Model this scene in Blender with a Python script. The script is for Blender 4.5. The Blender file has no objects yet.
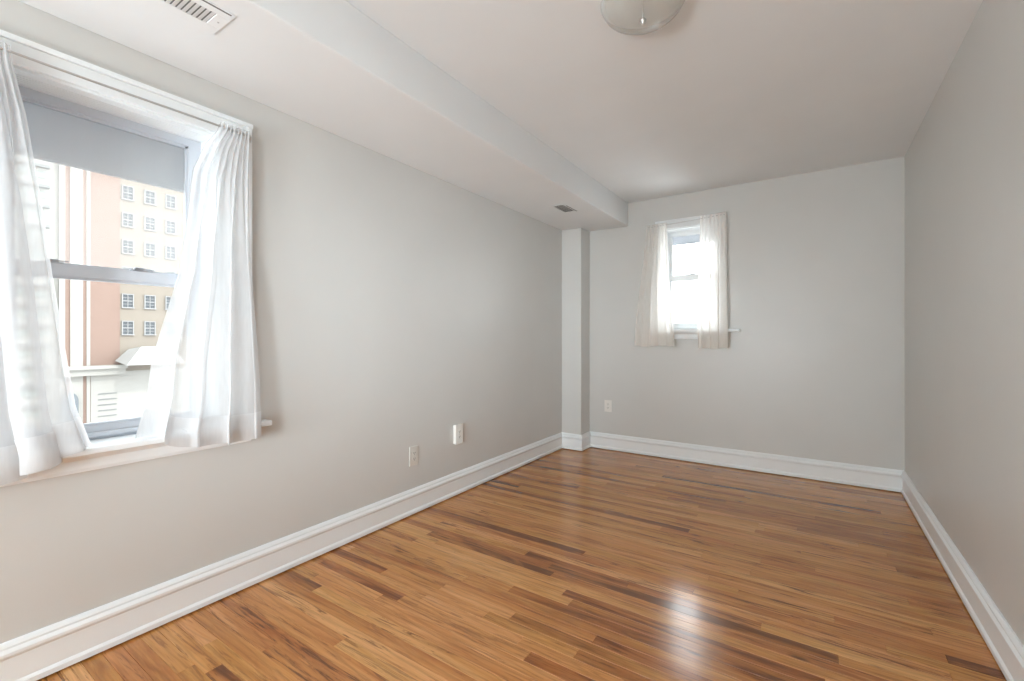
import bpy, bmesh, math, random
from mathutils import Vector

random.seed(7)
S = bpy.context.scene
COL = S.collection
R = math.radians

# ------------------------------------------------------------------ camera
H = 1.2
F_PX, W_PX = 451.0, 1024.0
cam_d = bpy.data.cameras.new('camera')
cam_d.sensor_fit = 'HORIZONTAL'
cam_d.sensor_width = 36.0
cam_d.lens = F_PX / W_PX * 36.0
cam_d.shift_y = -3.5 / 1024.0
cam_d.clip_start = 0.02
cam_d.clip_end = 500.0
cam = bpy.data.objects.new('camera', cam_d)
COL.objects.link(cam)
cam.location = (0, 0, H)
cam.rotation_euler = (R(90), 0, R(33.807))
S.camera = cam

# ------------------------------------------------------------------ sky, sun, exposure
SKY = 2.4
world = bpy.data.worlds.new('sky')
S.world = world
world.use_nodes = True
wn = world.node_tree
wn.nodes['Background'].inputs[0].default_value = (0.93, 0.965, 1.0, 1)
_tc = wn.nodes.new('ShaderNodeTexCoord')             # overcast sky, brightest towards +Y
_sp = wn.nodes.new('ShaderNodeSeparateXYZ')
_mr = wn.nodes.new('ShaderNodeMapRange')
_mr.interpolation_type = 'SMOOTHSTEP'
_mr.inputs['From Min'].default_value = 0.1
_mr.inputs['From Max'].default_value = 0.9
_mr.inputs['To Min'].default_value = SKY
_mr.inputs['To Max'].default_value = SKY * 2.6
wn.links.new(_tc.outputs['Generated'], _sp.inputs[0])
wn.links.new(_sp.outputs['Y'], _mr.inputs[0])
wn.links.new(_mr.outputs[0], wn.nodes['Background'].inputs[1])

sun_d = bpy.data.lights.new('sun', 'SUN')
sun_d.energy = 1.0
sun_d.angle = R(1.0)
sun_d.color = (1.0, 0.96, 0.9)
sun = bpy.data.objects.new('sun', sun_d)
COL.objects.link(sun)
sun.location = (30, 0, 40)
sun.rotation_euler = (0, R(50), 0)          # shines from +X, high, onto the facade across the street


def portal(name, loc, rot, sx, sy):
    d = bpy.data.lights.new(name, 'AREA')
    d.shape = 'RECTANGLE'
    d.size, d.size_y = sx, sy
    d.cycles.is_portal = True
    o = bpy.data.objects.new(name, d)
    COL.objects.link(o)
    o.location, o.rotation_euler = loc, rot
    return o


portal('portal_left', (-2.47, 0.625, 1.47), (0, R(-90), 0), 1.36, 0.72)
portal('portal_back', (-1.02, 4.765, 1.75), (R(-90), 0, 0), 0.56, 0.96)

# added fill light, unseen behind the camera, bounced off the rear wall
fl_d = bpy.data.lights.new('bounce_fill', 'AREA')
fl_d.shape = 'DISK'
fl_d.size = 0.9
fl_d.energy = 112.0
fl_d.color = (0.81, 0.925, 1.0)
fl_o = bpy.data.objects.new('bounce_fill', fl_d)
COL.objects.link(fl_o)
fl_o.location = (-0.6, -2.5, 1.4)
fl_o.rotation_euler = (R(-90), 0, 0)

up_d = bpy.data.lights.new('ceiling_fill', 'AREA')          # second added fill, out of view, turned up at the ceiling
up_d.shape = 'DISK'
up_d.size = 0.7
up_d.energy = 68.0
up_d.color = (0.81, 0.925, 1.0)
up_o = bpy.data.objects.new('ceiling_fill', up_d)
COL.objects.link(up_o)
up_o.location = (-1.3, -2.3, 0.9)
up_o.rotation_euler = (R(142), 0, 0)                   # up and a little forward

sp_d = bpy.data.lights.new('side_fill', 'AREA')         # third added fill, unseen far behind, brightens the left wall
sp_d.shape = 'DISK'
sp_d.size = 1.1
sp_d.energy = 7.0
sp_d.spread = R(32)
sp_d.color = (0.81, 0.925, 1.0)
sp_o = bpy.data.objects.new('side_fill', sp_d)
COL.objects.link(sp_o)
sp_o.location = (0.3, -2.5, 1.35)
sp_o.rotation_euler = (R(90), 0, R(28))

S.view_settings.view_transform = 'Standard'
S.view_settings.look = 'None'
S.view_settings.gamma = 1.0
S.view_settings.use_curve_mapping = False
S.view_settings.exposure = 0.53
S.cycles.use_denoising = True
S.cycles.max_bounces = 14
S.cycles.diffuse_bounces = 10
S.cycles.glossy_bounces = 4
S.cycles.transmission_bounces = 8
S.cycles.transparent_max_bounces = 24
S.cycles.sample_clamp_indirect = 6.0
S.cycles.caustics_reflective = False
S.cycles.caustics_refractive = False


# ------------------------------------------------------------------ materials
def new_mat(name):
    m = bpy.data.materials.new(name)
    m.use_nodes = True
    nt = m.node_tree
    return m, nt, nt.nodes['Principled BSDF']


def paint(name, col, rough=0.6, bump=0.02, scale=180.0, var=0.03, spec=0.4):
    m, nt, b = new_mat(name)
    n = nt.nodes.new('ShaderNodeTexNoise')
    n.inputs['Scale'].default_value = scale
    tc = nt.nodes.new('ShaderNodeTexCoord')
    nt.links.new(tc.outputs['Object'], n.inputs['Vector'])
    n2 = nt.nodes.new('ShaderNodeTexNoise')
    n2.inputs['Scale'].default_value = 3.0
    n2.inputs['Detail'].default_value = 4.0
    nt.links.new(tc.outputs['Object'], n2.inputs['Vector'])
    mx = nt.nodes.new('ShaderNodeMix')
    mx.data_type = 'RGBA'
    mx.inputs['A'].default_value = (*[c * (1 - var) for c in col], 1)
    mx.inputs['B'].default_value = (*[min(1, c * (1 + var)) for c in col], 1)
    nt.links.new(n2.outputs[0], mx.inputs['Factor'])
    nt.links.new(mx.outputs['Result'], b.inputs['Base Color'])
    bp = nt.nodes.new('ShaderNodeBump')
    bp.inputs['Strength'].default_value = bump
    bp.inputs['Distance'].default_value = 0.002
    nt.links.new(n.outputs[0], bp.inputs['Height'])
    nt.links.new(bp.outputs[0], b.inputs['Normal'])
    b.inputs['Roughness'].default_value = rough
    b.inputs['Specular IOR Level'].default_value = spec
    return m


M_WALL = paint('greige_wall_paint', (0.60, 0.594, 0.572), 0.36, 0.05, spec=0.55)
M_CEIL = paint('white_ceiling_paint', (0.785, 0.805, 0.815), 0.8, 0.08)
M_TRIM = paint('white_trim_paint', (0.80, 0.825, 0.835), 0.32, 0.03, 90)
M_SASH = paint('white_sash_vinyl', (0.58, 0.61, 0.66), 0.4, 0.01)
M_PLATE = paint('outlet_plastic', (0.78, 0.76, 0.72), 0.35, 0.0)
M_PLATE_W = paint('outlet_painted', (0.62, 0.60, 0.56), 0.5, 0.05)
M_DARK = paint('dark_slot', (0.02, 0.02, 0.02), 0.7, 0.0)
M_VENT = paint('vent_enamel', (0.78, 0.78, 0.77), 0.4, 0.01)
M_DUCT = paint('duct_dark', (0.16, 0.16, 0.16), 0.8, 0.0)
M_SCREW = paint('screw_steel', (0.5, 0.5, 0.5), 0.35, 0.0)
M_STREET = paint('street_paving', (0.42, 0.41, 0.40), 0.9, 0.1, 2.0, 0.1)
M_STONE = paint('pale_limestone', (0.37, 0.362, 0.34), 0.85, 0.1, 8.0, 0.05)
M_FWIN = paint('far_window_frame', (0.30, 0.30, 0.30), 0.6, 0.0)
M_CANOPY = paint('canopy_canvas', (0.34, 0.34, 0.33), 0.7, 0.0)
M_SLAB = paint('balcony_slab', (0.21, 0.215, 0.215), 0.8, 0.0)
M_DOORG = paint('grey_door_paint', (0.16, 0.18, 0.20), 0.5, 0.0)
M_BAND = paint('tower_band', (0.27, 0.30, 0.28), 0.6, 0.0, 10, 0.08)


def metal(name, col, rough):
    m, nt, b = new_mat(name)
    b.inputs['Base Color'].default_value = (*col, 1)
    b.inputs['Metallic'].default_value = 1.0
    b.inputs['Roughness'].default_value = rough
    n = nt.nodes.new('ShaderNodeTexNoise')
    n.inputs['Scale'].default_value = 60
    r = nt.nodes.new('ShaderNodeMapRange')
    r.inputs['To Min'].default_value = rough * 0.8
    r.inputs['To Max'].default_value = rough * 1.2
    nt.links.new(n.outputs[0], r.inputs[0])
    nt.links.new(r.outputs[0], b.inputs['Roughness'])
    return m


M_ROD = metal('rod_nickel', (0.62, 0.61, 0.60), 0.3)
M_LOCK = metal('sash_lock_metal', (0.5, 0.52, 0.56), 0.4)
M_NICKEL = metal('brushed_nickel', (0.72, 0.70, 0.67), 0.3)


def glass_mat(name, haze=0.0, tint=(0.97, 0.985, 0.98), gloss=1.0):
    m = bpy.data.materials.new(name)
    m.use_nodes = True
    nt = m.node_tree
    nt.nodes.clear()
    out = nt.nodes.new('ShaderNodeOutputMaterial')
    tr = nt.nodes.new('ShaderNodeBsdfTransparent')
    tr.inputs[0].default_value = (*tint, 1)
    gl = nt.nodes.new('ShaderNodeBsdfGlossy')
    gl.inputs['Roughness'].default_value = 0.02
    fr = nt.nodes.new('ShaderNodeLayerWeight')
    fr.inputs['Blend'].default_value = 0.5
    pw = nt.nodes.new('ShaderNodeMath')
    pw.operation = 'POWER'
    pw.inputs[1].default_value = 4.0
    nt.links.new(fr.outputs['Facing'], pw.inputs[0])
    mul = nt.nodes.new('ShaderNodeMath')
    mul.operation = 'MULTIPLY_ADD'
    mul.inputs[1].default_value = 0.6 * gloss
    mul.inputs[2].default_value = 0.03 * gloss
    nt.links.new(pw.outputs[0], mul.inputs[0])
    mx = nt.nodes.new('ShaderNodeMixShader')
    nt.links.new(mul.outputs[0], mx.inputs[0])
    nt.links.new(tr.outputs[0], mx.inputs[1])
    nt.links.new(gl.outputs[0], mx.inputs[2])
    last = mx
    if haze > 0:                       # film of dust on the pane
        tl = nt.nodes.new('ShaderNodeBsdfTranslucent')
        tl.inputs[0].default_value = (0.9, 0.9, 0.88, 1)
        n = nt.nodes.new('ShaderNodeTexNoise')
        n.inputs['Scale'].default_value = 4.0
        n.inputs['Detail'].default_value = 5.0
        mr = nt.nodes.new('ShaderNodeMapRange')
        mr.inputs['To Min'].default_value = haze * 0.8
        mr.inputs['To Max'].default_value = haze * 1.2
        nt.links.new(n.outputs[0], mr.inputs[0])
        m2 = nt.nodes.new('ShaderNodeMixShader')
        nt.links.new(mr.outputs[0], m2.inputs[0])
        df = nt.nodes.new('ShaderNodeBsdfDiffuse')
        df.inputs[0].default_value = (0.9, 0.9, 0.88, 1)
        m3 = nt.nodes.new('ShaderNodeMixShader')
        m3.inputs[0].default_value = 0.5
        nt.links.new(tl.outputs[0], m3.inputs[1])
        nt.links.new(df.outputs[0], m3.inputs[2])
        nt.links.new(mx.outputs[0], m2.inputs[1])
        nt.links.new(m3.outputs[0], m2.inputs[2])
        last = m2
    nt.links.new(last.outputs[0], out.inputs[0])
    return m


M_GLASS = glass_mat('window_glass')
M_GLASS_HAZY = glass_mat('dusty_window_glass', 0.15)
M_BOWL = glass_mat('lamp_bowl_glass', 0.22, (0.96, 0.965, 0.96), 1.0)
M_FGLASS, _nt, _b = new_mat('far_window_glass')
_b.inputs['Base Color'].default_value = (0.07, 0.08, 0.09, 1)
_b.inputs['Roughness'].default_value = 0.1


def sheer_mat(name, clear, tint=(0.80, 0.80, 0.805)):
    m = bpy.data.materials.new(name)
    m.use_nodes = True
    nt = m.node_tree
    nt.nodes.clear()
    out = nt.nodes.new('ShaderNodeOutputMaterial')
    tr = nt.nodes.new('ShaderNodeBsdfTransparent')
    df = nt.nodes.new('ShaderNodeBsdfDiffuse')
    tl = nt.nodes.new('ShaderNodeBsdfTranslucent')
    df.inputs[0].default_value = (*tint, 1)
    tl.inputs[0].default_value = (*tint, 1)
    a = nt.nodes.new('ShaderNodeMixShader')
    a.inputs[0].default_value = 0.5
    nt.links.new(df.outputs[0], a.inputs[1])
    nt.links.new(tl.outputs[0], a.inputs[2])
    tc = nt.nodes.new('ShaderNodeTexCoord')
    wv = nt.nodes.new('ShaderNodeTexNoise')
    mp = nt.nodes.new('ShaderNodeMapping')
    mp.inputs['Scale'].default_value = (1, 1, 0.15)
    wv.inputs['Scale'].default_value = 90.0
    nt.links.new(tc.outputs['Object'], mp.inputs[0])
    nt.links.new(mp.outputs[0], wv.inputs['Vector'])
    mr = nt.nodes.new('ShaderNodeMapRange')
    mr.inputs['To Min'].default_value = 1 - clear - 0.06
    mr.inputs['To Max'].default_value = 1 - clear + 0.06
    nt.links.new(wv.outputs[0], mr.inputs[0])
    mx = nt.nodes.new('ShaderNodeMixShader')
    nt.links.new(mr.outputs[0], mx.inputs[0])
    nt.links.new(tr.outputs[0], mx.inputs[1])
    nt.links.new(a.outputs[0], mx.inputs[2])
    nt.links.new(mx.outputs[0], out.inputs[0])
    return m


M_SHEER = sheer_mat('sheer_voile', 0.36)
M_HEM = sheer_mat('sheer_voile_hem', 0.25)
M_SHEER_FAR = sheer_mat('cream_voile', 0.06, (0.94, 0.92, 0.89))


def shade_mat():
    m = bpy.data.materials.new('grey_shade_cloth')
    m.use_nodes = True
    nt = m.node_tree
    nt.nodes.clear()
    out = nt.nodes.new('ShaderNodeOutputMaterial')
    df = nt.nodes.new('ShaderNodeBsdfDiffuse')
    tl = nt.nodes.new('ShaderNodeBsdfTranslucent')
    n = nt.nodes.new('ShaderNodeTexNoise')
    n.inputs['Scale'].default_value = 14.0
    cr = nt.nodes.new('ShaderNodeMix')
    cr.data_type = 'RGBA'
    cr.inputs['A'].default_value = (0.56, 0.57, 0.60, 1)
    cr.inputs['B'].default_value = (0.62, 0.63, 0.66, 1)
    nt.links.new(n.outputs[0], cr.inputs['Factor'])
    nt.links.new(cr.outputs['Result'], df.inputs[0])
    nt.links.new(cr.outputs['Result'], tl.inputs[0])
    mx = nt.nodes.new('ShaderNodeMixShader')
    mx.inputs[0].default_value = 0.42
    nt.links.new(df.outputs[0], mx.inputs[1])
    nt.links.new(tl.outputs[0], mx.inputs[2])
    nt.links.new(mx.outputs[0], out.inputs[0])
    return m


M_SHADE = shade_mat()


def brick_mat(name, c1, c2, mortar):
    m, nt, b = new_mat(name)
    tc = nt.nodes.new('ShaderNodeTexCoord')
    sep = nt.nodes.new('ShaderNodeSeparateXYZ')
    cb = nt.nodes.new('ShaderNodeCombineXYZ')
    nt.links.new(tc.outputs['Object'], sep.inputs[0])
    nt.links.new(sep.outputs['Y'], cb.inputs['X'])
    nt.links.new(sep.outputs['Z'], cb.inputs['Y'])
    br = nt.nodes.new('ShaderNodeTexBrick')
    br.inputs['Color1'].default_value = (*c1, 1)
    br.inputs['Color2'].default_value = (*c2, 1)
    br.inputs['Mortar'].default_value = (*mortar, 1)
    br.inputs['Scale'].default_value = 2.2
    br.inputs['Mortar Size'].default_value = 0.02
    nt.links.new(cb.outputs[0], br.inputs['Vector'])
    nt.links.new(br.outputs[0], b.inputs['Base Color'])
    b.inputs['Roughness'].default_value = 0.9
    return m


M_BRICK_RED = brick_mat('red_brick', (0.225, 0.15, 0.122), (0.25, 0.17, 0.138), (0.27, 0.205, 0.172))
M_BRICK_TAN = brick_mat('tan_brick', (0.235, 0.205, 0.17), (0.255, 0.22, 0.182), (0.27, 0.235, 0.20))


def floor_mat():
    m, nt, b = new_mat('oak_strip_floor')
    L = nt.links.new

    def node(t, **k):
        n = nt.nodes.new(t)
        for a, v in k.items():
            setattr(n, a, v)
        return n

    tc = node('ShaderNodeTexCoord')
    at = node('ShaderNodeAttribute')
    at.attribute_name = 'plank'
    sep = node('ShaderNodeSeparateColor')
    L(at.outputs['Color'], sep.inputs[0])
    # offset coordinates per plank
    off = node('ShaderNodeVectorMath', operation='MULTIPLY')
    off.inputs[1].default_value = (37.0, 53.0, 29.0)
    L(at.outputs['Color'], off.inputs[0])
    add = node('ShaderNodeVectorMath', operation='ADD')
    L(tc.outputs['Object'], add.inputs[0])
    L(off.outputs[0], add.inputs[1])

    def noise(scl, scale, detail=4.0, rough=0.55, dist=0.0):
        mp = node('ShaderNodeMapping')
        mp.inputs['Scale'].default_value = scl
        L(add.outputs[0], mp.inputs[0])
        n = node('ShaderNodeTexNoise')
        n.inputs['Scale'].default_value = scale
        n.inputs['Detail'].default_value = detail
        n.inputs['Roughness'].default_value = rough
        n.inputs['Distortion'].default_value = dist
        L(mp.outputs[0], n.inputs['Vector'])
        return n.outputs[0]

    # plank base colour
    ramp = node('ShaderNodeValToRGB')
    e = ramp.color_ramp.elements
    e[0].position, e[0].color = 0.0, (0.175, 0.060, 0.016, 1)
    e[1].position, e[1].color = 1.0, (0.68, 0.345, 0.122, 1)
    for p, c in ((0.15, (0.34, 0.122, 0.030, 1)), (0.4, (0.47, 0.196, 0.050, 1)), (0.7, (0.58, 0.268, 0.080, 1))):
        x = e.new(p)
        x.color = c
    mixn = node('ShaderNodeMath', operation='MULTIPLY_ADD')
    big = noise((0.9, 9.0, 1), 1.6, 5.0, 0.6, 1.0)
    bm_ = node('ShaderNodeMath', operation='SUBTRACT')
    L(big, bm_.inputs[0])
    bm_.inputs[1].default_value = 0.5
    L(bm_.outputs[0], mixn.inputs[0])
    mixn.inputs[1].default_value = 1.5
    L(sep.outputs[0], mixn.inputs[2])
    L(mixn.outputs[0], ramp.inputs[0])

    # fine grain along the plank (X)
    grain = noise((1.2, 45.0, 1), 3.0, 6.0, 0.65, 0.3)
    gm = node('ShaderNodeMapRange')
    gm.inputs['From Min'].default_value = 0.3
    gm.inputs['From Max'].default_value = 0.7
    gm.inputs['To Min'].default_value = 0.84
    gm.inputs['To Max'].default_value = 1.08
    L(grain, gm.inputs[0])
    hs = node('ShaderNodeHueSaturation')
    hm = node('ShaderNodeMapRange')
    hm.inputs['To Min'].default_value = 0.494
    hm.inputs['To Max'].default_value = 0.503
    L(sep.outputs[2], hm.inputs[0])
    L(hm.outputs[0], hs.inputs['Hue'])
    L(ramp.outputs[0], hs.inputs['Color'])
    m1 = node('ShaderNodeVectorMath', operation='SCALE')
    L(hs.outputs[0], m1.inputs[0])
    L(gm.outputs[0], m1.inputs['Scale'])

    # cathedral grain lines
    mpw = node('ShaderNodeMapping')
    mpw.inputs['Scale'].default_value = (0.30, 1.0, 1)
    L(add.outputs[0], mpw.inputs[0])
    wv = node('ShaderNodeTexWave', wave_type='BANDS', bands_direction='Y')
    wv.inputs['Scale'].default_value = 9.0
    wv.inputs['Distortion'].default_value = 14.0
    wv.inputs['Detail'].default_value = 3.0
    wv.inputs['Detail Scale'].default_value = 0.5
    L(mpw.outputs[0], wv.inputs['Vector'])
    wm = node('ShaderNodeMapRange')
    wm.inputs['From Min'].default_value = 0.0
    wm.inputs['From Max'].default_value = 0.25
    wm.inputs['To Min'].default_value = 0.84
    wm.inputs['To Max'].default_value = 1.0
    L(wv.outputs[1], wm.inputs[0])
    m1b = node('ShaderNodeVectorMath', operation='SCALE')
    L(m1.outputs[0], m1b.inputs[0])
    L(wm.outputs[0], m1b.inputs['Scale'])

    # dark heartwood streaks
    st = noise((0.9, 15.0, 1), 3.2, 6.0, 0.7, 1.2)
    sm = node('ShaderNodeMapRange')
    sm.inputs['From Min'].default_value = 0.525
    sm.inputs['From Max'].default_value = 0.62
    L(st, sm.inputs[0])
    sa = node('ShaderNodeMath', operation='MULTIPLY')
    L(sm.outputs[0], sa.inputs[0])
    L(sep.outputs[1], sa.inputs[1])
    mx = node('ShaderNodeMix', data_type='RGBA')
    mx.inputs['B'].default_value = (0.135, 0.050, 0.017, 1)
    L(sa.outputs[0], mx.inputs['Factor'])
    L(m1b.outputs[0], mx.inputs['A'])

    # knots
    vo = node('ShaderNodeTexVoronoi')
    mpk = node('ShaderNodeMapping')
    mpk.inputs['Scale'].default_value = (2.2, 7.0, 1)
    L(add.outputs[0], mpk.inputs[0])
    L(mpk.outputs[0], vo.inputs['Vector'])
    vo.inputs['Scale'].default_value = 1.0
    km = node('ShaderNodeMapRange')
    km.inputs['From Min'].default_value = 0.10
    km.inputs['From Max'].default_value = 0.03
    L(vo.outputs['Distance'], km.inputs[0])
    ks = node('ShaderNodeMath', operation='MULTIPLY')
    ks.inputs[1].default_value = 0.75
    L(km.outputs[0], ks.inputs[0])
    mk = node('ShaderNodeMix', data_type='RGBA')
    mk.inputs['B'].default_value = (0.05, 0.022, 0.012, 1)
    L(ks.outputs[0], mk.inputs['Factor'])
    L(mx.outputs['Result'], mk.inputs['A'])
    L(mk.outputs['Result'], b.inputs['Base Color'])

    wear = node('ShaderNodeTexNoise')
    wear.inputs['Scale'].default_value = 3.0
    wear.inputs['Detail'].default_value = 6.0
    L(tc.outputs['Object'], wear.inputs['Vector'])
    wr = node('ShaderNodeMapRange')
    wr.inputs['To Min'].default_value = 0.09
    wr.inputs['To Max'].default_value = 0.22
    L(wear.outputs[0], wr.inputs[0])
    L(wr.outputs[0], b.inputs['Roughness'])
    b.inputs['Specular IOR Level'].default_value = 0.62
    bp = node('ShaderNodeBump')
    bp.inputs['Strength'].default_value = 0.10
    bp.inputs['Distance'].default_value = 0.002
    lw = noise((2.0, 12.0, 1), 2.0, 3.0)
    L(lw, bp.inputs['Height'])
    L(bp.outputs[0], b.inputs['Normal'])
    return m


M_FLOOR = floor_mat()


# ------------------------------------------------------------------ mesh helpers
class MB:
    def __init__(self):
        self.v, self.f = [], []

    def quad_grid(self, pts, nu, nv):
        b = len(self.v)
        self.v += pts
        for j in range(nv - 1):
            for i in range(nu - 1):
                a = b + j * nu + i
                self.f.append((a, a + 1, a + nu + 1, a + nu))

    def box(self, x0, x1, y0, y1, z0, z1):
        b = len(self.v)
        self.v += [(x0, y0, z0), (x1, y0, z0), (x1, y1, z0), (x0, y1, z0),
                   (x0, y0, z1), (x1, y0, z1), (x1, y1, z1), (x0, y1, z1)]
        for q in ((0, 3, 2, 1), (4, 5, 6, 7), (0, 1, 5, 4), (1, 2, 6, 5), (2, 3, 7, 6), (3, 0, 4, 7)):
            self.f.append(tuple(b + i for i in q))

    def hexa(self, lo, hi):
        """lo, hi: four corners each, same winding (counter-clockwise from above)"""
        b = len(self.v)
        self.v += list(lo) + list(hi)
        for q in ((0, 3, 2, 1), (4, 5, 6, 7), (0, 1, 5, 4), (1, 2, 6, 5), (2, 3, 7, 6), (3, 0, 4, 7)):
            self.f.append(tuple(b + i for i in q))

    def prism(self, ring0, ring1):
        b = len(self.v)
        n = len(ring0)
        self.v += list(ring0) + list(ring1)
        for i in range(n):
            j = (i + 1) % n
            self.f.append((b + i, b + j, b + n + j, b + n + i))
        self.f.append(tuple(b + i for i in reversed(range(n))))
        self.f.append(tuple(b + n + i for i in range(n)))

    def tube(self, path, r, seg=10, cap=True):
        b = len(self.v)
        P = [Vector(p) for p in path]
        n = len(P)
        up = Vector((0, 0, 1))
        for i, p in enumerate(P):
            d = (P[min(i + 1, n - 1)] - P[max(i - 1, 0)]).normalized()
            u = up if abs(d.dot(up)) < 0.9 else Vector((1, 0, 0))
            s = d.cross(u).normalized()
            t = s.cross(d).normalized()
            for k in range(seg):
                a = 2 * math.pi * k / seg
                self.v.append(tuple(p + s * math.cos(a) * r + t * math.sin(a) * r))
        for i in range(n - 1):
            for k in range(seg):
                k2 = (k + 1) % seg
                self.f.append((b + i * seg + k, b + i * seg + k2, b + (i + 1) * seg + k2, b + (i + 1) * seg + k))
        if cap:
            self.f.append(tuple(b + k for k in reversed(range(seg))))
            self.f.append(tuple(b + (n - 1) * seg + k for k in range(seg)))

    def lathe(self, prof, cx, cy, seg=40):
        b = len(self.v)
        n = len(prof)
        for r, z in prof:
            for k in range(seg):
                a = 2 * math.pi * k / seg
                self.v.append((cx + r * math.cos(a), cy + r * math.sin(a), z))
        for i in range(n - 1):
            for k in range(seg):
                k2 = (k + 1) % seg
                self.f.append((b + i * seg + k, b + i * seg + k2, b + (i + 1) * seg + k2, b + (i + 1) * seg + k))

    def build(self, name, mat, parent=None, smooth=False, bevel=0.0, bseg=2, fix=True, doubles=True):
        me = bpy.data.meshes.new(name)
        if parent is not None:
            L = parent.location if parent.parent is None else parent.location + parent.parent.location
            vs = [(v[0] - L.x, v[1] - L.y, v[2] - L.z) for v in self.v]
        else:
            vs = self.v
        me.from_pydata(vs, [], self.f)
        if fix:
            bm = bmesh.new()
            bm.from_mesh(me)
            if doubles:
                bmesh.ops.remove_doubles(bm, verts=bm.verts, dist=1e-6)
            bmesh.ops.recalc_face_normals(bm, faces=bm.faces)
            bm.to_mesh(me)
            bm.free()
        me.materials.append(mat)
        if smooth:
            for p in me.polygons:
                p.use_smooth = True
        o = bpy.data.objects.new(name, me)
        COL.objects.link(o)
        if parent is not None:
            o.parent = parent
        if bevel > 0:
            md = o.modifiers.new('bevel', 'BEVEL')
            md.width = bevel
            md.segments = bseg
            md.limit_method = 'ANGLE'
            md.angle_limit = R(40)
        return o


def tag(o, label, cat, group=None, kind=None):
    o['label'] = label
    o['category'] = cat
    if group:
        o['group'] = group
    if kind:
        o['kind'] = kind
    return o


def structure(o, label=None, cat=None):
    o['kind'] = 'structure'
    if label:
        o['label'] = label
    if cat:
        o['category'] = cat
    return o


def empty(name, loc=(0, 0, 0)):
    o = bpy.data.objects.new(name, None)
    o.empty_display_size = 0.05
    o.location = loc
    COL.objects.link(o)
    return o


def sstep(a, b, x):
    t = max(0.0, min(1.0, (x - a) / (b - a)))
    return t * t * (3 - 2 * t)


def interp(tab, x):
    """piecewise linear through (x, y) rows sorted by x"""
    if x <= tab[0][0]:
        return tab[0][1]
    for (x0, y0), (x1, y1) in zip(tab, tab[1:]):
        if x <= x1:
            return y0 + (y1 - y0) * (x - x0) / (x1 - x0)
    return tab[-1][1]


# ------------------------------------------------------------------ room shell
XL, XR, YB, YF, ZC = -2.265, 0.58, 4.565, -3.6, 2.59
TH = 0.22
SOF_X, SOF_Z = -1.605, 2.35
CH_X, CH_Y = -2.035, 4.345                      # corner chase

# window openings (a0, a1, z0, z1)
W1 = (0.285, 0.965, 0.775, 2.13)
W2 = (-1.25, -0.745, 1.255, 2.27)


def wall_x(name, x0, x1, y0, y1, hole, label):
    m = MB()
    if hole:
        a0, a1, z0, z1 = hole
        m.box(x0, x1, y0, a0, 0, ZC)
        m.box(x0, x1, a1, y1, 0, ZC)
        m.box(x0, x1, a0, a1, 0, z0)
        m.box(x0, x1, a0, a1, z1, ZC)
    else:
        m.box(x0, x1, y0, y1, 0, ZC)
    return structure(m.build(name, M_WALL, doubles=False), label, 'wall')


def wall_y(name, x0, x1, y0, y1, hole, label):
    m = MB()
    if hole:
        a0, a1, z0, z1 = hole
        m.box(x0, a0, y0, y1, 0, ZC)
        m.box(a1, x1, y0, y1, 0, ZC)
        m.box(a0, a1, y0, y1, 0, z0)
        m.box(a0, a1, y0, y1, z1, ZC)
    else:
        m.box(x0, x1, y0, y1, 0, ZC)
    return structure(m.build(name, M_WALL, doubles=False), label, 'wall')


wall_x('wall_left', XL - TH, XL, YF - TH, YB + TH, W1, 'long greige left wall around the large curtained window')
wall_y('wall_back', XL, XR, YB, YB + TH, W2, 'greige far end wall around the small high window')
wall_x('wall_right', XR, XR + TH, YF - TH, YB + TH, None, 'plain greige right wall without any window')
wall_y('wall_rear', XL, XR, YF - TH, YF, None, 'greige wall behind the viewer')

m = MB()
m.box(XL - TH, XR + TH, YF - TH, YB + TH, ZC, ZC + 0.15)
structure(m.build('ceiling', M_CEIL), 'flat white main ceiling', 'ceiling')

m = MB()
m.box(XL, SOF_X, YF, YB, SOF_Z, ZC)
structure(m.build('trim_1', M_CEIL, bevel=0.006), 'white boxed soffit running along the top of the left wall', 'soffit')

m = MB()
m.box(XL, CH_X, CH_Y, YB, 0, SOF_Z)
structure(m.build('trim_2', M_WALL, bevel=0.008, bseg=3), 'narrow greige boxed column in the far left corner', 'column')

# floor of individual strips in one mesh
PW = 0.0572
fm = bpy.data.meshes.new('floor')
verts, faces, cols = [], [], []
rng = random.Random(21)
ch, dz = 0.0011, 0.0016
y = YF - 0.02
row = 0
while y < YB + 0.03:
    x = XL - 0.03 - rng.random() * 0.8
    while x < XR + 0.03:
        ln = rng.choice((0.4, 0.55, 0.7, 0.85, 1.0, 1.2, 1.5, 1.8, 2.2)) * (0.9 + 0.2 * rng.random())
        xa, xb = max(x, XL - 0.03), min(x + ln, XR + 0.03)
        if xb - xa > 0.01:
            b = len(verts)
            t = 0.0
            verts += [(xa + ch, y + ch, t), (xb - ch, y + ch, t), (xb - ch, y + PW - ch, t), (xa + ch, y + PW - ch, t),
                      (xa, y, -dz), (xb, y, -dz), (xb, y + PW, -dz), (xa, y + PW, -dz)]
            qs = [(0, 1, 2, 3), (4, 5, 1, 0), (5, 6, 2, 1), (6, 7, 3, 2), (7, 4, 0, 3)]
            faces += [tuple(b + i for i in q) for q in qs]
            u = rng.random()
            tone = min(1.0, max(0.1, rng.gauss(0.56, 0.21)))
            c = (tone, 0.25 + 0.75 * rng.random(), u, 1.0)
            cols += [c] * 8
        x += ln
    y += PW
    row += 1
fm.from_pydata(verts, [], faces)
fa = fm.color_attributes.new('plank', 'FLOAT_COLOR', 'POINT')
for i, c in enumerate(cols):
    fa.data[i].color = c
fm.materials.append(M_FLOOR)
floor = bpy.data.objects.new('floor', fm)
COL.objects.link(floor)
structure(floor, 'glossy honey brown hardwood strip floor', 'floor')

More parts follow.
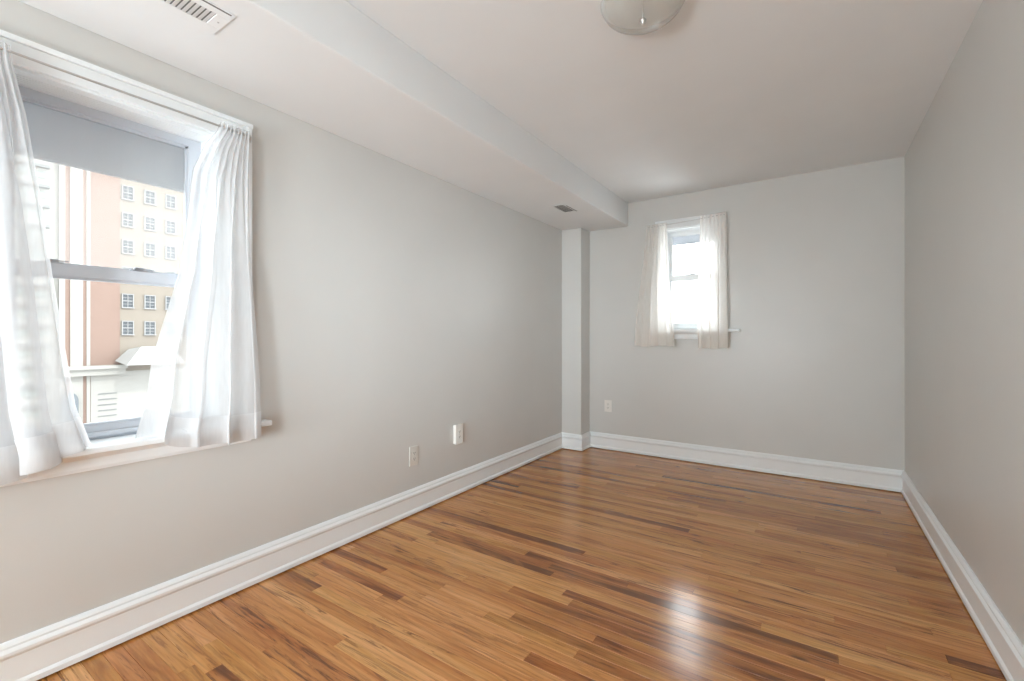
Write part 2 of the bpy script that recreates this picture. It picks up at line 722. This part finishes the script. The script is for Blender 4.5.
# ------------------------------------------------------------------ baseboards
BP = [(0.0, 0.008), (0.024, 0.008), (0.024, 0.026), (0.019, 0.033), (0.016, 0.036), (0.016, 0.118), (0.020, 0.123),
      (0.024, 0.130), (0.024, 0.140), (0.019, 0.147), (0.016, 0.151), (0.016, 0.158), (0.010, 0.168), (0.006, 0.172), (0.0, 0.172)]


def baseboard(name, fn, s0, k0, s1, k1, label):
    """fn(s, depth, z) -> point; s0 + k0*depth is the mitred start, s1 + k1*depth the mitred end"""
    m = MB()
    m.prism([fn(s0 + k0 * d, d, z) for d, z in BP], [fn(s1 + k1 * d, d, z) for d, z in BP])
    return structure(m.build(name, M_TRIM), label, 'baseboard')


fl = lambda s, d, z: (XL + d, s, z)
fb = lambda s, d, z: (s, YB - d, z)
fr = lambda s, d, z: (XR - d, s, z)
fc = lambda s, d, z: (s, CH_Y - d, z)
fs = lambda s, d, z: (CH_X + d, s, z)
ff = lambda s, d, z: (s, YF + d, z)
baseboard('baseboard_left', fl, YF, 1, CH_Y, -1, 'moulded white baseboard along the left wall')
baseboard('baseboard_column', fc, XL, 1, CH_X, 1, 'short white baseboard on the front of the corner column')
baseboard('baseboard_return', fs, CH_Y, -1, YB, -1, 'very short white baseboard on the side of the corner column')
baseboard('baseboard_back', fb, CH_X, 1, XR, -1, 'moulded white baseboard along the far end wall')
baseboard('baseboard_right', fr, YF, 1, YB, -1, 'moulded white baseboard along the right wall')
baseboard('baseboard_rear', ff, XL, 1, XR, -1, 'white baseboard behind the viewer')


# ------------------------------------------------------------------ double-hung windows
def window(name, P, W, cas, caw_side, stool_ext, depth, zmeet, label, hazy, base, head, sash_mat):
    """P(a, o, z) -> world; o positive into the room, negative towards outdoors"""
    a0, a1, z0, z1 = W
    root = structure(empty(name, base), label, 'window')

    def bx(m, A0, A1, O0, O1, Z0, Z1):
        p, q = P(A0, O0, Z0), P(A1, O1, Z1)
        m.box(min(p[0], q[0]), max(p[0], q[0]), min(p[1], q[1]), max(p[1], q[1]), min(p[2], q[2]), max(p[2], q[2]))

    # casing: two legs and a head with raised outer bead
    m = MB()
    zt = z1 + head
    for s in (-1, 1):
        e = a0 if s < 0 else a1
        lo, hi = (e - caw_side, e + 0.004) if s < 0 else (e - 0.004, e + caw_side)
        bx(m, lo, hi, 0.0005, 0.018, z0 + 0.02, zt)
        if s < 0:
            bx(m, lo, lo + 0.02, 0.0185, 0.026, z0 + 0.02, zt)
        else:
            bx(m, hi - 0.02, hi, 0.0185, 0.026, z0 + 0.02, zt)
    bx(m, a0 - caw_side + 0.0001, a1 + caw_side - 0.0001, 0.001, 0.0185, z1 - 0.004, zt - 0.0002)
    bx(m, a0 - caw_side - 0.004, a1 + caw_side + 0.004, 0.001, 0.028, zt - 0.016, zt + 0.004)
    m.build('window_casing', M_TRIM, root, bevel=0.002)

    # jamb box with stop beads
    m = MB()
    t = 0.012
    bx(m, a0, a0 + t, -depth - 0.06, 0.0, z0, z1)
    bx(m, a1 - t, a1, -depth - 0.06, 0.0, z0, z1)
    bx(m, a0, a1, -depth - 0.06, 0.0, z1 - t, z1)
    for k in range(5):                                 # fine ridges across the head jamb
        o = -0.045 - k * 0.017
        bx(m, a0 + t, a1 - t, o - 0.006, o, z1 - t - 0.004, z1 - t)
    m.build('jamb', M_TRIM, root)

    # sill board (stool) with horns, and apron
    m = MB()
    bx(m, a0 + 0.0005, a1 - 0.0005, -depth - 0.02, 0.0, z0 - 0.008, z0 + 0.018)
    bx(m, a0 - caw_side - stool_ext, a1 + caw_side + stool_ext, 0.0, 0.062, z0 - 0.008, z0 + 0.018)
    m.build('sill', M_TRIM, root, bevel=0.006, bseg=3)
    m = MB()
    pr = [(0.001, z0 - 0.075), (0.014, z0 - 0.075), (0.018, z0 - 0.062), (0.018, z0 - 0.03), (0.03, z0 - 0.012), (0.03, z0 - 0.008), (0.001, z0 - 0.008)]
    A, B = a0 - caw_side, a1 + caw_side
    m.prism([P(A, o, z) for o, z in pr], [P(B, o, z) for o, z in pr])
    m.build('apron', M_TRIM, root)

    # sashes
    zb = z0 + 0.018
    st = 0.05 if a1 - a0 > 0.6 else 0.036

    def sash(nm, oc, zlo, zhi, rb, rt, gm):
        m = MB()
        lo, hi = a0 + t, a1 - t
        hw = 0.017
        bx(m, lo, lo + st, oc - hw, oc + hw, zlo, zhi)
        bx(m, hi - st, hi, oc - hw, oc + hw, zlo, zhi)
        bx(m, lo + st, hi - st, oc - hw, oc + hw, zlo, zlo + rb)
        bx(m, lo + st, hi - st, oc - hw, oc + hw, zhi - rt, zhi)
        # glazing bead, a step in from the frame
        g = 0.010
        bx(m, lo + st, lo + st + g, oc - 0.010, oc + 0.010, zlo + rb, zhi - rt)
        bx(m, hi - st - g, hi - st, oc - 0.010, oc + 0.010, zlo + rb, zhi - rt)
        bx(m, lo + st, hi - st, oc - 0.010, oc + 0.010, zlo + rb, zlo + rb + g)
        bx(m, lo + st, hi - st, oc - 0.010, oc + 0.010, zhi - rt - g, zhi - rt)
        so = m.build(nm, sash_mat, root, doubles=False)
        gmesh = MB()
        bx(gmesh, lo + st, hi - st, oc - 0.002, oc + 0.002, zlo + rb, zhi - rt)
        # a single sheet is enough for thin glass: keep both faces of a 4 mm pane
        gmesh.build('glass_pane', gm, so)
        return so

    up = sash('upper_sash', -depth - 0.036, zmeet - 0.022, z1 - t, 0.044, 0.034, hazy)
    lw = sash('lower_sash', -depth + 0.002, zb, zmeet + 0.022, 0.055, 0.044, M_GLASS)
    # lift rail on the lower sash
    m = MB()
    bx(m, a0 + t + st, a1 - t - st, -depth + 0.020, -depth + 0.034, zb + 0.012, zb + 0.030)
    m.build('lift_rail', sash_mat, lw, bevel=0.003)
    # two sash locks on the meeting rail
    wd = a1 - a0
    for f in ((0.24, 0.63) if wd > 0.6 else (0.5,)):
        c = a0 + wd * f
        m = MB()
        bx(m, c - 0.032, c + 0.032, -depth - 0.012, -depth + 0.014, zmeet + 0.022, zmeet + 0.030)
        bx(m, c - 0.018, c + 0.016, -depth - 0.010, -depth + 0.010, zmeet + 0.030, zmeet + 0.040)
        bx(m, c + 0.010, c + 0.045, -depth + 0.004, -depth + 0.012, zmeet + 0.032, zmeet + 0.037)
        m.build('sash_lock', M_LOCK, lw, bevel=0.003)
    return root


PL = lambda a, o, z: (XL + o, a, z)
PB = lambda a, o, z: (a, YB - o, z)
window('window_1', PL, W1, None, 0.140, 0.078, 0.125, 1.455, 'large white double-hung window in the left wall, street in view',
       M_GLASS_HAZY, (XL, 0.625, 0.70), 0.085, M_SASH)
window('window_2', PB, W2, None, 0.065, 0.125, 0.115, 1.79, 'small white double-hung window high in the far end wall',
       M_GLASS, (-1.02, YB, 1.18), 0.075, M_TRIM)


# ------------------------------------------------------------------ grey shades in the heads of the windows
def shade(P, a0, a1, o, ztop, zbot, label, base):
    root = tag(empty('window_shade', base), label, 'window shade', 'grey shades at the tops of the windows')

    def bx(m, A0, A1, O0, O1, Z0, Z1):
        p, q = P(A0, O0, Z0), P(A1, O1, Z1)
        m.box(min(p[0], q[0]), max(p[0], q[0]), min(p[1], q[1]), max(p[1], q[1]), min(p[2], q[2]), max(p[2], q[2]))
    m = MB()
    nseg = 24
    pts = []
    for j in range(2):
        for i in range(nseg + 1):
            a = a0 + (a1 - a0) * i / nseg
            pts.append(P(a, o + 0.0012 * math.sin(i * 1.7), ztop if j == 0 else zbot))
    m.quad_grid(pts, nseg + 1, 2)
    so = m.build('shade_cloth', M_SHADE, root)
    md = so.modifiers.new('thick', 'SOLIDIFY')
    md.thickness = 0.003
    m = MB()
    bx(m, a0, a1, o - 0.006, o + 0.006, zbot - 0.014, zbot)
    m.build('hem_bar', M_SHADE, root, bevel=0.003)
    m = MB()
    m.tube([P(a0, o, ztop + 0.012), P(a1, o, ztop + 0.012)], 0.014, 12)
    m.build('roller', M_SHADE, root, smooth=True)
    return root


shade(PL, 0.30, 0.95, -0.205, 2.095, 1.895, 'wide grey shade behind the top pane of the large left window', (XL - 0.205, 0.625, 1.88))
shade(PB, -1.235, -0.76, -0.19, 2.235, 2.15, 'small grey shade behind the top pane of the far high window', (-1.02, YB + 0.19, 2.13))


def PT(a, o, z):
    """far window, with the slightly crooked hang of its rod"""
    return (a, YB - o, z + 0.045 * (a + 1.02) * max(0.0, min(1.0, (z - 1.3) / 1.0)))


# ------------------------------------------------------------------ curtain rods
def rod(P, a0, a1, z, o, label, base):
    root = tag(empty('curtain_rod', base), label, 'curtain rod', 'slim curtain rods')
    m = MB()
    rr = 0.02
    path = [P(a0, 0.028, z), P(a0, o - rr, z)]
    for k in range(1, 6):
        t = math.pi / 2 * k / 6
        path.append(P(a0 + rr * (1 - math.cos(t)), o - rr + rr * math.sin(t), z))
    path += [P(a0 + rr, o, z), P((a0 + a1) / 2, o, z - 0.002), P(a1 - rr, o, z)]
    for k in range(1, 6):
        t = math.pi / 2 * k / 6
        path.append(P(a1 - rr + rr * math.sin(t), o - rr + rr * math.cos(t), z))
    path += [P(a1, o - rr, z), P(a1, 0.028, z)]
    m.tube(path, 0.0042, 10)
    m.build('rod', M_ROD, root, smooth=True)
    for a in (a0, a1):
        m = MB()
        p, q = P(a - 0.007, 0.0265, z - 0.02), P(a + 0.007, 0.031, z + 0.02)
        m.box(min(p[0], q[0]), max(p[0], q[0]), min(p[1], q[1]), max(p[1], q[1]), p[2], q[2])
        m.build('bracket', M_ROD, root, bevel=0.002)
    return root


rod(PL, 0.165, 1.088, 2.145, 0.055, 'slim metal curtain rod across the large left window', (XL, 0.625, 2.14))
rod(PT, -1.392, -0.672, 2.308, 0.055, 'slim metal curtain rod across the small far window', (-1.02, YB, 2.31))


# ------------------------------------------------------------------ sheer curtains
def curtain(P, base, label, zrod, orod, inner, outer, zhem, zhem_in, o_low, o_in, zstool, nf_top, nf_low, seed, mirror, hem_h=0.12, fold=1.0, hem_s=(0.14, 0.36), mat=None):
    """inner / outer: (z, a) tables of the two side edges. s = 0 at the inner edge, 1 at the outer edge."""
    rnd = random.Random(seed)
    mat = mat or M_SHEER
    root = tag(empty('curtain', base), label, 'curtain', 'white sheer curtains')
    NS, NT = 150, 70
    ph = [rnd.random() * 6.28 for _ in range(6)]
    jit = [rnd.uniform(-0.5, 0.5) for _ in range(40)]

    def pt(s, t, extra=0.0):
        # t: 0 = top of heading, 1 = bottom hem edge
        zb = zhem_in + (zhem - zhem_in) * sstep(hem_s[0], hem_s[1], s)
        zb += 0.006 * math.sin(9 * s + ph[4])
        ztop = zrod + 0.020
        z = ztop + (zb - ztop) * t
        ai = interp(inner, z)
        ao = interp(outer, z)
        k = sstep(0.0, 0.5, t)                      # 0 tight gathers -> 1 broad folds
        # phase: gathered pleats at the top flow into fewer broad folds
        f1 = 2 * math.pi * (nf_low * (s ** 0.9)) + ph[0]
        f2 = 2 * math.pi * nf_top * s + ph[1] + 0.9 * math.sin(5 * s + ph[2])
        wamp = 0.010 * (1 - k) + 0.003 * k
        bamp = (0.004 + 0.026 * sstep(0.0, 0.75, t)) * fold
        o = wamp * math.sin(f2) + bamp * math.sin(f1) * (0.6 + 0.4 * math.sin(2.3 * s * 6.28 + ph[3]))
        # overlapping: the folds lean sideways so that layers double up
        da = (0.030 * sstep(0.05, 0.6, t) * fold) * math.cos(f1 + 0.4) * min(1.0, s * 5) * min(1.0, (1 - s) * 8)
        a = ai + (ao - ai) * s + da
        # depth: on the rod at the top, swings out over the sill lower down (inner part stays on the sill)
        low = o_in + (o_low - o_in) * sstep(hem_s[0] - 0.04, hem_s[1] - 0.02, s)
        zt = z
        w = sstep(zrod - 0.05, zstool + 0.02, zt) if False else sstep(0.04, 0.92, t)
        oo = orod + (low - orod) * w
        hd = sstep(0.10, 0.03, t)
        # heading wraps the rod: alternate in front of / behind it
        o_ = oo + o * (1 - 0.35 * hd) + 0.004 * hd + extra
        if z < zstool + 0.008:
            if s < hem_s[0] + 0.05 and o_ < 0.066:
                z = zstool + 0.004 + extra * 0.5        # lies on the sill board
            else:
                o_ = max(o_, 0.069 + extra)             # hangs past its front edge
        if z > zstool + 0.2:
            o_ = max(o_, 0.034)
        return P(a, o_, z)

    m = MB()
    m.quad_grid([pt(i / (NS - 1), j / (NT - 1)) for j in range(NT) for i in range(NS)], NS, NT)
    m.build('panel', mat, root, smooth=True, fix=False)
    # deep doubled hem along the bottom
    m = MB()
    nh = 12
    frac = hem_h / (zrod - zhem)
    m.quad_grid([pt(i / (NS - 1), 1 - frac + frac * j / (nh - 1), 0.003) for j in range(nh) for i in range(NS)], NS, nh)
    m.build('hem', M_HEM if mat is M_SHEER else mat, root, smooth=True, fix=False)
    # gathered rod pocket
    m = MB()
    npk = 8
    m.quad_grid([pt(i / (NS - 1), 0.004 + 0.024 * j / (npk - 1), -0.012) for j in range(npk) for i in range(NS)], NS, npk)
    m.build('rod_pocket', mat, root, smooth=True, fix=False)
    return root


# left window, right-hand panel
curtain(PL, (XL + 0.06, 1.02, 0.72), 'right-hand white sheer curtain of the large left window, draped over its sill',
        2.145, 0.055,
        [(0.72, 0.655), (0.80, 0.655), (0.95, 0.69), (1.10, 0.705), (1.30, 0.755), (1.48, 0.80), (1.72, 0.825), (1.92, 0.845), (2.05, 0.895), (2.13, 0.945), (2.17, 0.955)],
        [(0.70, 1.112), (0.95, 1.108), (1.25, 1.092), (1.6, 1.074), (2.17, 1.078)],
        0.728, 0.80, 0.092, 0.020, 0.793, 8, 4.2, 3, False)
# left window, left-hand panel
curtain(PL, (XL + 0.06, 0.25, 0.72), 'left-hand white sheer curtain of the large left window, cut by the picture edge',
        2.145, 0.055,
        [(0.72, 0.52), (0.80, 0.515), (0.95, 0.472), (1.15, 0.446), (1.40, 0.415), (1.67, 0.387), (1.95, 0.352), (2.10, 0.322), (2.17, 0.315)],
        [(0.70, 0.12), (1.2, 0.14), (1.7, 0.165), (2.17, 0.168)],
        0.718, 0.80, 0.092, 0.066, 0.793, 8, 4.6, 11, True, hem_s=(-0.02, 0.62))
# far window
curtain(PT, (-1.3, YB - 0.06, 1.1), 'left-hand white sheer curtain of the small far window',
        2.308, 0.055,
        [(1.10, -1.115), (1.3, -1.125), (1.8, -1.175), (2.1, -1.19), (2.34, -1.20)],
        [(1.10, -1.505), (1.3, -1.495), (1.8, -1.445), (2.15, -1.41), (2.34, -1.40)],
        1.110, 1.115, 0.095, 0.095, 1.273, 7, 4.8, 5, False, 0.13, 0.6, mat=M_SHEER_FAR)
curtain(PT, (-0.8, YB - 0.06, 1.1), 'right-hand white sheer curtain of the small far window',
        2.308, 0.055,
        [(1.08, -0.90), (1.3, -0.905), (1.8, -0.90), (2.1, -0.895), (2.34, -0.885)],
        [(1.08, -0.645), (1.3, -0.645), (1.8, -0.655), (2.34, -0.665)],
        1.095, 1.092, 0.095, 0.095, 1.273, 7, 3.8, 9, True, 0.13, 0.6, mat=M_SHEER_FAR)


# ------------------------------------------------------------------ outlets
def outlet(P, ac, zc, w, h, d, label, pm, base):
    root = tag(empty('wall_outlet', base), label, 'outlet', 'duplex wall outlets')

    def bx(m, A0, A1, O0, O1, Z0, Z1):
        p, q = P(A0, O0, Z0), P(A1, O1, Z1)
        m.box(min(p[0], q[0]), max(p[0], q[0]), min(p[1], q[1]), max(p[1], q[1]), min(p[2], q[2]), max(p[2], q[2]))
    if d > 0.012:
        m = MB()
        bx(m, ac - w / 2 + 0.004, ac + w / 2 - 0.004, 0.0005, d - 0.006, zc - h / 2 + 0.004, zc + h / 2 - 0.004)
        m.build('surface_box', pm, root, bevel=0.003)
    m = MB()
    bx(m, ac - w / 2, ac + w / 2, max(0.0005, d - 0.006), d, zc - h / 2, zc + h / 2)
    m.build('cover_plate', pm, root, bevel=0.003)
    for s in (1, -1):
        z0 = zc + s * 0.0195
        m = MB()
        ring = []
        for k in range(20):
            t = 2 * math.pi * k / 20
            ring.append((ac + 0.0172 * math.cos(t), z0 + max(-0.0118, min(0.0118, 0.0172 * math.sin(t)))))
        m.prism([P(a, d - 0.001, z) for a, z in ring], [P(a, d + 0.0022, z) for a, z in ring])
        rc = m.build('receptacle', pm, root)
        m = MB()
        bx(m, ac - 0.0078, ac - 0.0052, d + 0.0018, d + 0.0026, z0 - 0.003, z0 + 0.0065)
        bx(m, ac + 0.0052, ac + 0.0078, d + 0.0018, d + 0.0026, z0 - 0.002, z0 + 0.0065)
        m.tube([P(ac, d + 0.0016, z0 - 0.0075), P(ac, d + 0.0026, z0 - 0.0075)], 0.0026, 10)
        m.build('slots', M_DARK, rc)
    m = MB()
    m.tube([P(ac, d - 0.001, zc), P(ac, d + 0.0012, zc)], 0.0032, 10)
    m.build('screw', M_SCREW, root)
    return root


outlet(PL, 2.178, 0.392, 0.082, 0.132, 0.007, 'wall-coloured outlet on the left wall, nearer the big window', M_PLATE_W, (XL, 2.178, 0.33))
outlet(PL, 2.622, 0.463, 0.085, 0.150, 0.030, 'white raised outlet on the left wall, nearer the far corner', M_PLATE, (XL, 2.622, 0.39))
outlet(PB, -1.822, 0.466, 0.082, 0.124, 0.008, 'white outlet low on the far end wall beside the corner column', M_PLATE, (-1.822, YB, 0.40))


# ------------------------------------------------------------------ registers in the soffit
def register(x0, x1, y0, y1, nslat, label, gap):
    z = SOF_Z
    root = tag(empty('air_vent', ((x0 + x1) / 2, (y0 + y1) / 2, z)), label, 'vent', 'soffit air vents')
    b = gap
    m = MB()
    m.box(x0, x0 + b, y0, y1, z - 0.0042, z - 0.0005)
    m.box(x1 - b, x1, y0, y1, z - 0.0042, z - 0.0005)
    m.box(x0 + b, x1 - b, y0, y0 + b, z - 0.0042, z - 0.0005)
    m.box(x0 + b, x1 - b, y1 - b, y1, z - 0.0042, z - 0.0005)
    m.build('frame', M_CEIL, root, bevel=0.003, doubles=False)
    m = MB()
    m.box(x0 + b * 0.8, x1 - b * 0.8, y0 + b * 0.8, y1 - b * 0.8, z - 0.0012, z - 0.0002)
    m.build('duct_opening', M_DUCT, root)
    m = MB()
    n = nslat
    pitch = (y1 - y0 - 2 * b) / n
    for k in range(n):
        yy = y0 + b + pitch * (k + 0.5)
        w = pitch * 0.40
        m.hexa([(x0 + b, yy - w, z - 0.0040), (x1 - b, yy - w, z - 0.0040), (x1 - b, yy - w + 0.002, z - 0.0040), (x0 + b, yy - w + 0.002, z - 0.0040)],
               [(x0 + b, yy + w - 0.002, z - 0.0015), (x1 - b, yy + w - 0.002, z - 0.0015), (x1 - b, yy + w, z - 0.0015), (x0 + b, yy + w, z - 0.0015)])
    m.build('louver', M_CEIL, root, doubles=False)
    m = MB()
    m.box(x1 - 0.012, x1 - 0.005, y0 + 0.06, y1 - 0.012, z - 0.0050, z - 0.0036)
    m.build('damper_slot', M_DUCT, root)
    for yy in (y0 + b / 2, y1 - b / 2):
        m = MB()
        xc = (x0 + x1) / 2
        m.lathe([(0.0, z - 0.0058), (0.003, z - 0.0056), (0.004, z - 0.0040)], xc, yy, 12)
        m.build('screw', M_SCREW, root)
    return root


register(-1.890, -1.718, 0.40, 0.792, 19, 'white louvered air vent in the soffit above the large left window', 0.045)
register(-1.93, -1.785, 3.47, 3.75, 12, 'small white air vent in the soffit near the far corner', 0.026)

# ------------------------------------------------------------------ ceiling light
LX, LY = -0.583, 1.835
root = tag(empty('ceiling_light', (LX, LY, ZC)), 'clear glass bowl ceiling light with a small finial, cut by the picture top', 'ceiling light')
m = MB()
m.lathe([(0.0, ZC - 0.001), (0.150, ZC - 0.001), (0.156, ZC - 0.006), (0.156, ZC - 0.014), (0.148, ZC - 0.018), (0.0, ZC - 0.018)], LX, LY, 48)
m.build('mounting_pan', M_VENT, root, smooth=False)
prof = []
for k in range(17):
    t = math.pi / 2 * k / 16
    prof.append((max(0.004, 0.165 * math.cos(t) ** 0.8), ZC - 0.018 - 0.076 * math.sin(t) ** 1.1))
prof = [(0.170, ZC - 0.012), (0.171, ZC - 0.017), (0.167, ZC - 0.020)] + prof[1:]
m = MB()
m.lathe(prof, LX, LY, 56)
bw = m.build('glass_bowl', M_BOWL, root, smooth=True)
md = bw.modifiers.new('thick', 'SOLIDIFY')
md.thickness = 0.003
m = MB()
zb = ZC - 0.094
m.lathe([(0.0, zb - 0.016), (0.005, zb - 0.015), (0.008, zb - 0.010), (0.006, zb - 0.005), (0.013, zb - 0.002), (0.014, zb + 0.002), (0.0, zb + 0.003)], LX, LY, 20)
m.build('finial', M_NICKEL, root, smooth=True)
m = MB()
m.tube([(LX, LY, zb + 0.003), (LX, LY, ZC - 0.018)], 0.004, 10)
m.build('center_rod', M_NICKEL, root, smooth=True)
# ------------------------------------------------------------------ across the street
GZ = -9.6
m = MB()
m.box(-160, -2.6, -90, 140, GZ - 0.3, GZ)
structure(m.build('street', M_STREET), 'pale street far below outside the window', 'street')

FX = -66.0
broot = tag(empty('apartment_building', (FX, 25, GZ)), 'tall brick building across the street with rows of white-framed windows', 'building')
m = MB()
m.box(FX - 14, FX, 17.9, 46, -2.7, 27)
m.build('brick_wall', M_BRICK_TAN, broot)
m = MB()
m.box(FX - 14, FX + 0.05, 13.1, 17.9, -2.7, 27)
m.build('corner_bay', M_BRICK_RED, broot)
for y0, y1, d in ((13.75, 14.75, 0.16), (15.05, 15.35, 0.12), (12.9, 13.35, 0.12)):
    m = MB()
    m.box(FX + 0.04, FX + d, y0, y1, GZ, 27)
    m.build('pilaster', M_STONE, broot)
m = MB()
m.box(FX - 14, FX + 0.10, 15.4, 46, GZ, -2.7)
m.build('stone_base', M_STONE, broot)
m = MB()
m.box(FX - 14, FX + 0.06, 13.1, 15.39, GZ, -2.71)
m.build('entry_bay', M_BRICK_RED, broot)
m = MB()
m.box(FX + 0.05, FX + 0.9, 13.0, 18.2, -3.0, -2.3)
m.box(FX + 0.05, FX + 1.3, 12.9, 18.3, -2.3, -1.95)
m.build('cornice', M_STONE, broot)
m = MB()
ring = [(12.95, GZ), (14.3, GZ), (14.3, -5.6)] + [(13.625 + 0.675 * math.cos(t), -5.6 + 0.9 * math.sin(t)) for t in [math.pi * k / 10 for k in range(1, 10)]] + [(12.95, -5.6)]
m.prism([(FX + 0.5, y, z) for y, z in ring], [(FX + 0.62, y, z) for y, z in ring])
m.build('arched_door', M_DOORG, broot)
m = MB()
for k in range(5):
    m.box(FX + 0.1, FX + 0.16, 16.0, 17.6, -5.2 - k * 0.62, -5.08 - k * 0.62)
m.build('stone_courses', M_SLAB, broot)


def far_window():
    m = MB()
    w, h = 1.0, 1.45
    x = FX + 0.02
    for (y0, y1, z0, z1, d) in ((-w / 2 - 0.05, -w / 2 + 0.05, -h / 2, h / 2, 0.12), (w / 2 - 0.05, w / 2 + 0.05, -h / 2, h / 2, 0.12),
                                (-w / 2 - 0.05, w / 2 + 0.05, h / 2, h / 2 + 0.1, 0.14), (-w / 2 - 0.1, w / 2 + 0.1, -h / 2 - 0.12, -h / 2, 0.22),
                                (-w / 2, w / 2, -0.05, 0.05, 0.10), (-0.03, 0.03, -h / 2, h / 2, 0.08),
                                (-w / 2, w / 2, h / 4 - 0.02, h / 4 + 0.02, 0.07), (-w / 2, w / 2, -h / 4 - 0.02, -h / 4 + 0.02, 0.07)):
        m.box(x, x + d, y0, y1, z0, z1)
    f = m.build('window', M_FWIN, None, doubles=False)
    f.parent = broot
    m = MB()
    m.box(x - 0.01, x + 0.03, -w / 2, w / 2, -h / 2, h / 2)
    p = m.build('pane', M_FGLASS, None)
    p.parent = f
    return f, p


f0, p0 = far_window()
first = True
for r in range(7):
    for c in range(7):
        yy = 18.62 + 2.09 * c + 0.0
        zz = 2.25 + 3.12 * r
        if first:
            f, p, first = f0, p0, False
        else:
            f = f0.copy()
            COL.objects.link(f)
            p = p0.copy()
            COL.objects.link(p)
            f.parent, p.parent = broot, f
        f.location = (-broot.location.x, yy - broot.location.y, zz - broot.location.z)

# striped apartment tower at the left
troot = tag(empty('apartment_tower', (-66.3, 6, GZ)), 'pale tower with stacked horizontal balconies left of the brick building', 'building')
m = MB()
m.box(-84, -66.3, -14, 13.05, GZ, 30)
m.build('tower_wall', M_STONE, troot)
for k in range(18):
    z = -8.0 + k * 2.05
    m = MB()
    m.box(-66.3, -65.7, -14, 12.2, z, z + 0.28)
    m.build('balcony_slab', M_SLAB, troot)
for k in range(18):
    z = -8.0 + k * 2.05
    m = MB()
    m.box(-66.3, -66.2, -13.5, 12.0, z + 1.0, z + 1.7)
    m.build('window_band', M_BAND, troot)

# low canopy roof by the stone base
kroot = tag(empty('canopy', (FX + 3, 20.5, GZ)), 'pale pitched canopy at the foot of the brick building', 'canopy')
m = MB()
m.hexa([(FX + 0.3, 17.4, -1.5), (FX + 4.0, 17.4, -1.9), (FX + 4.0, 23.0, -1.9), (FX + 0.3, 23.0, -1.5)],
       [(FX + 0.3, 18.6, -0.2), (FX + 1.6, 19.4, 0.1), (FX + 1.6, 22.4, 0.1), (FX + 0.3, 23.0, -0.2)])
m.build('canopy_roof', M_CANOPY, kroot)
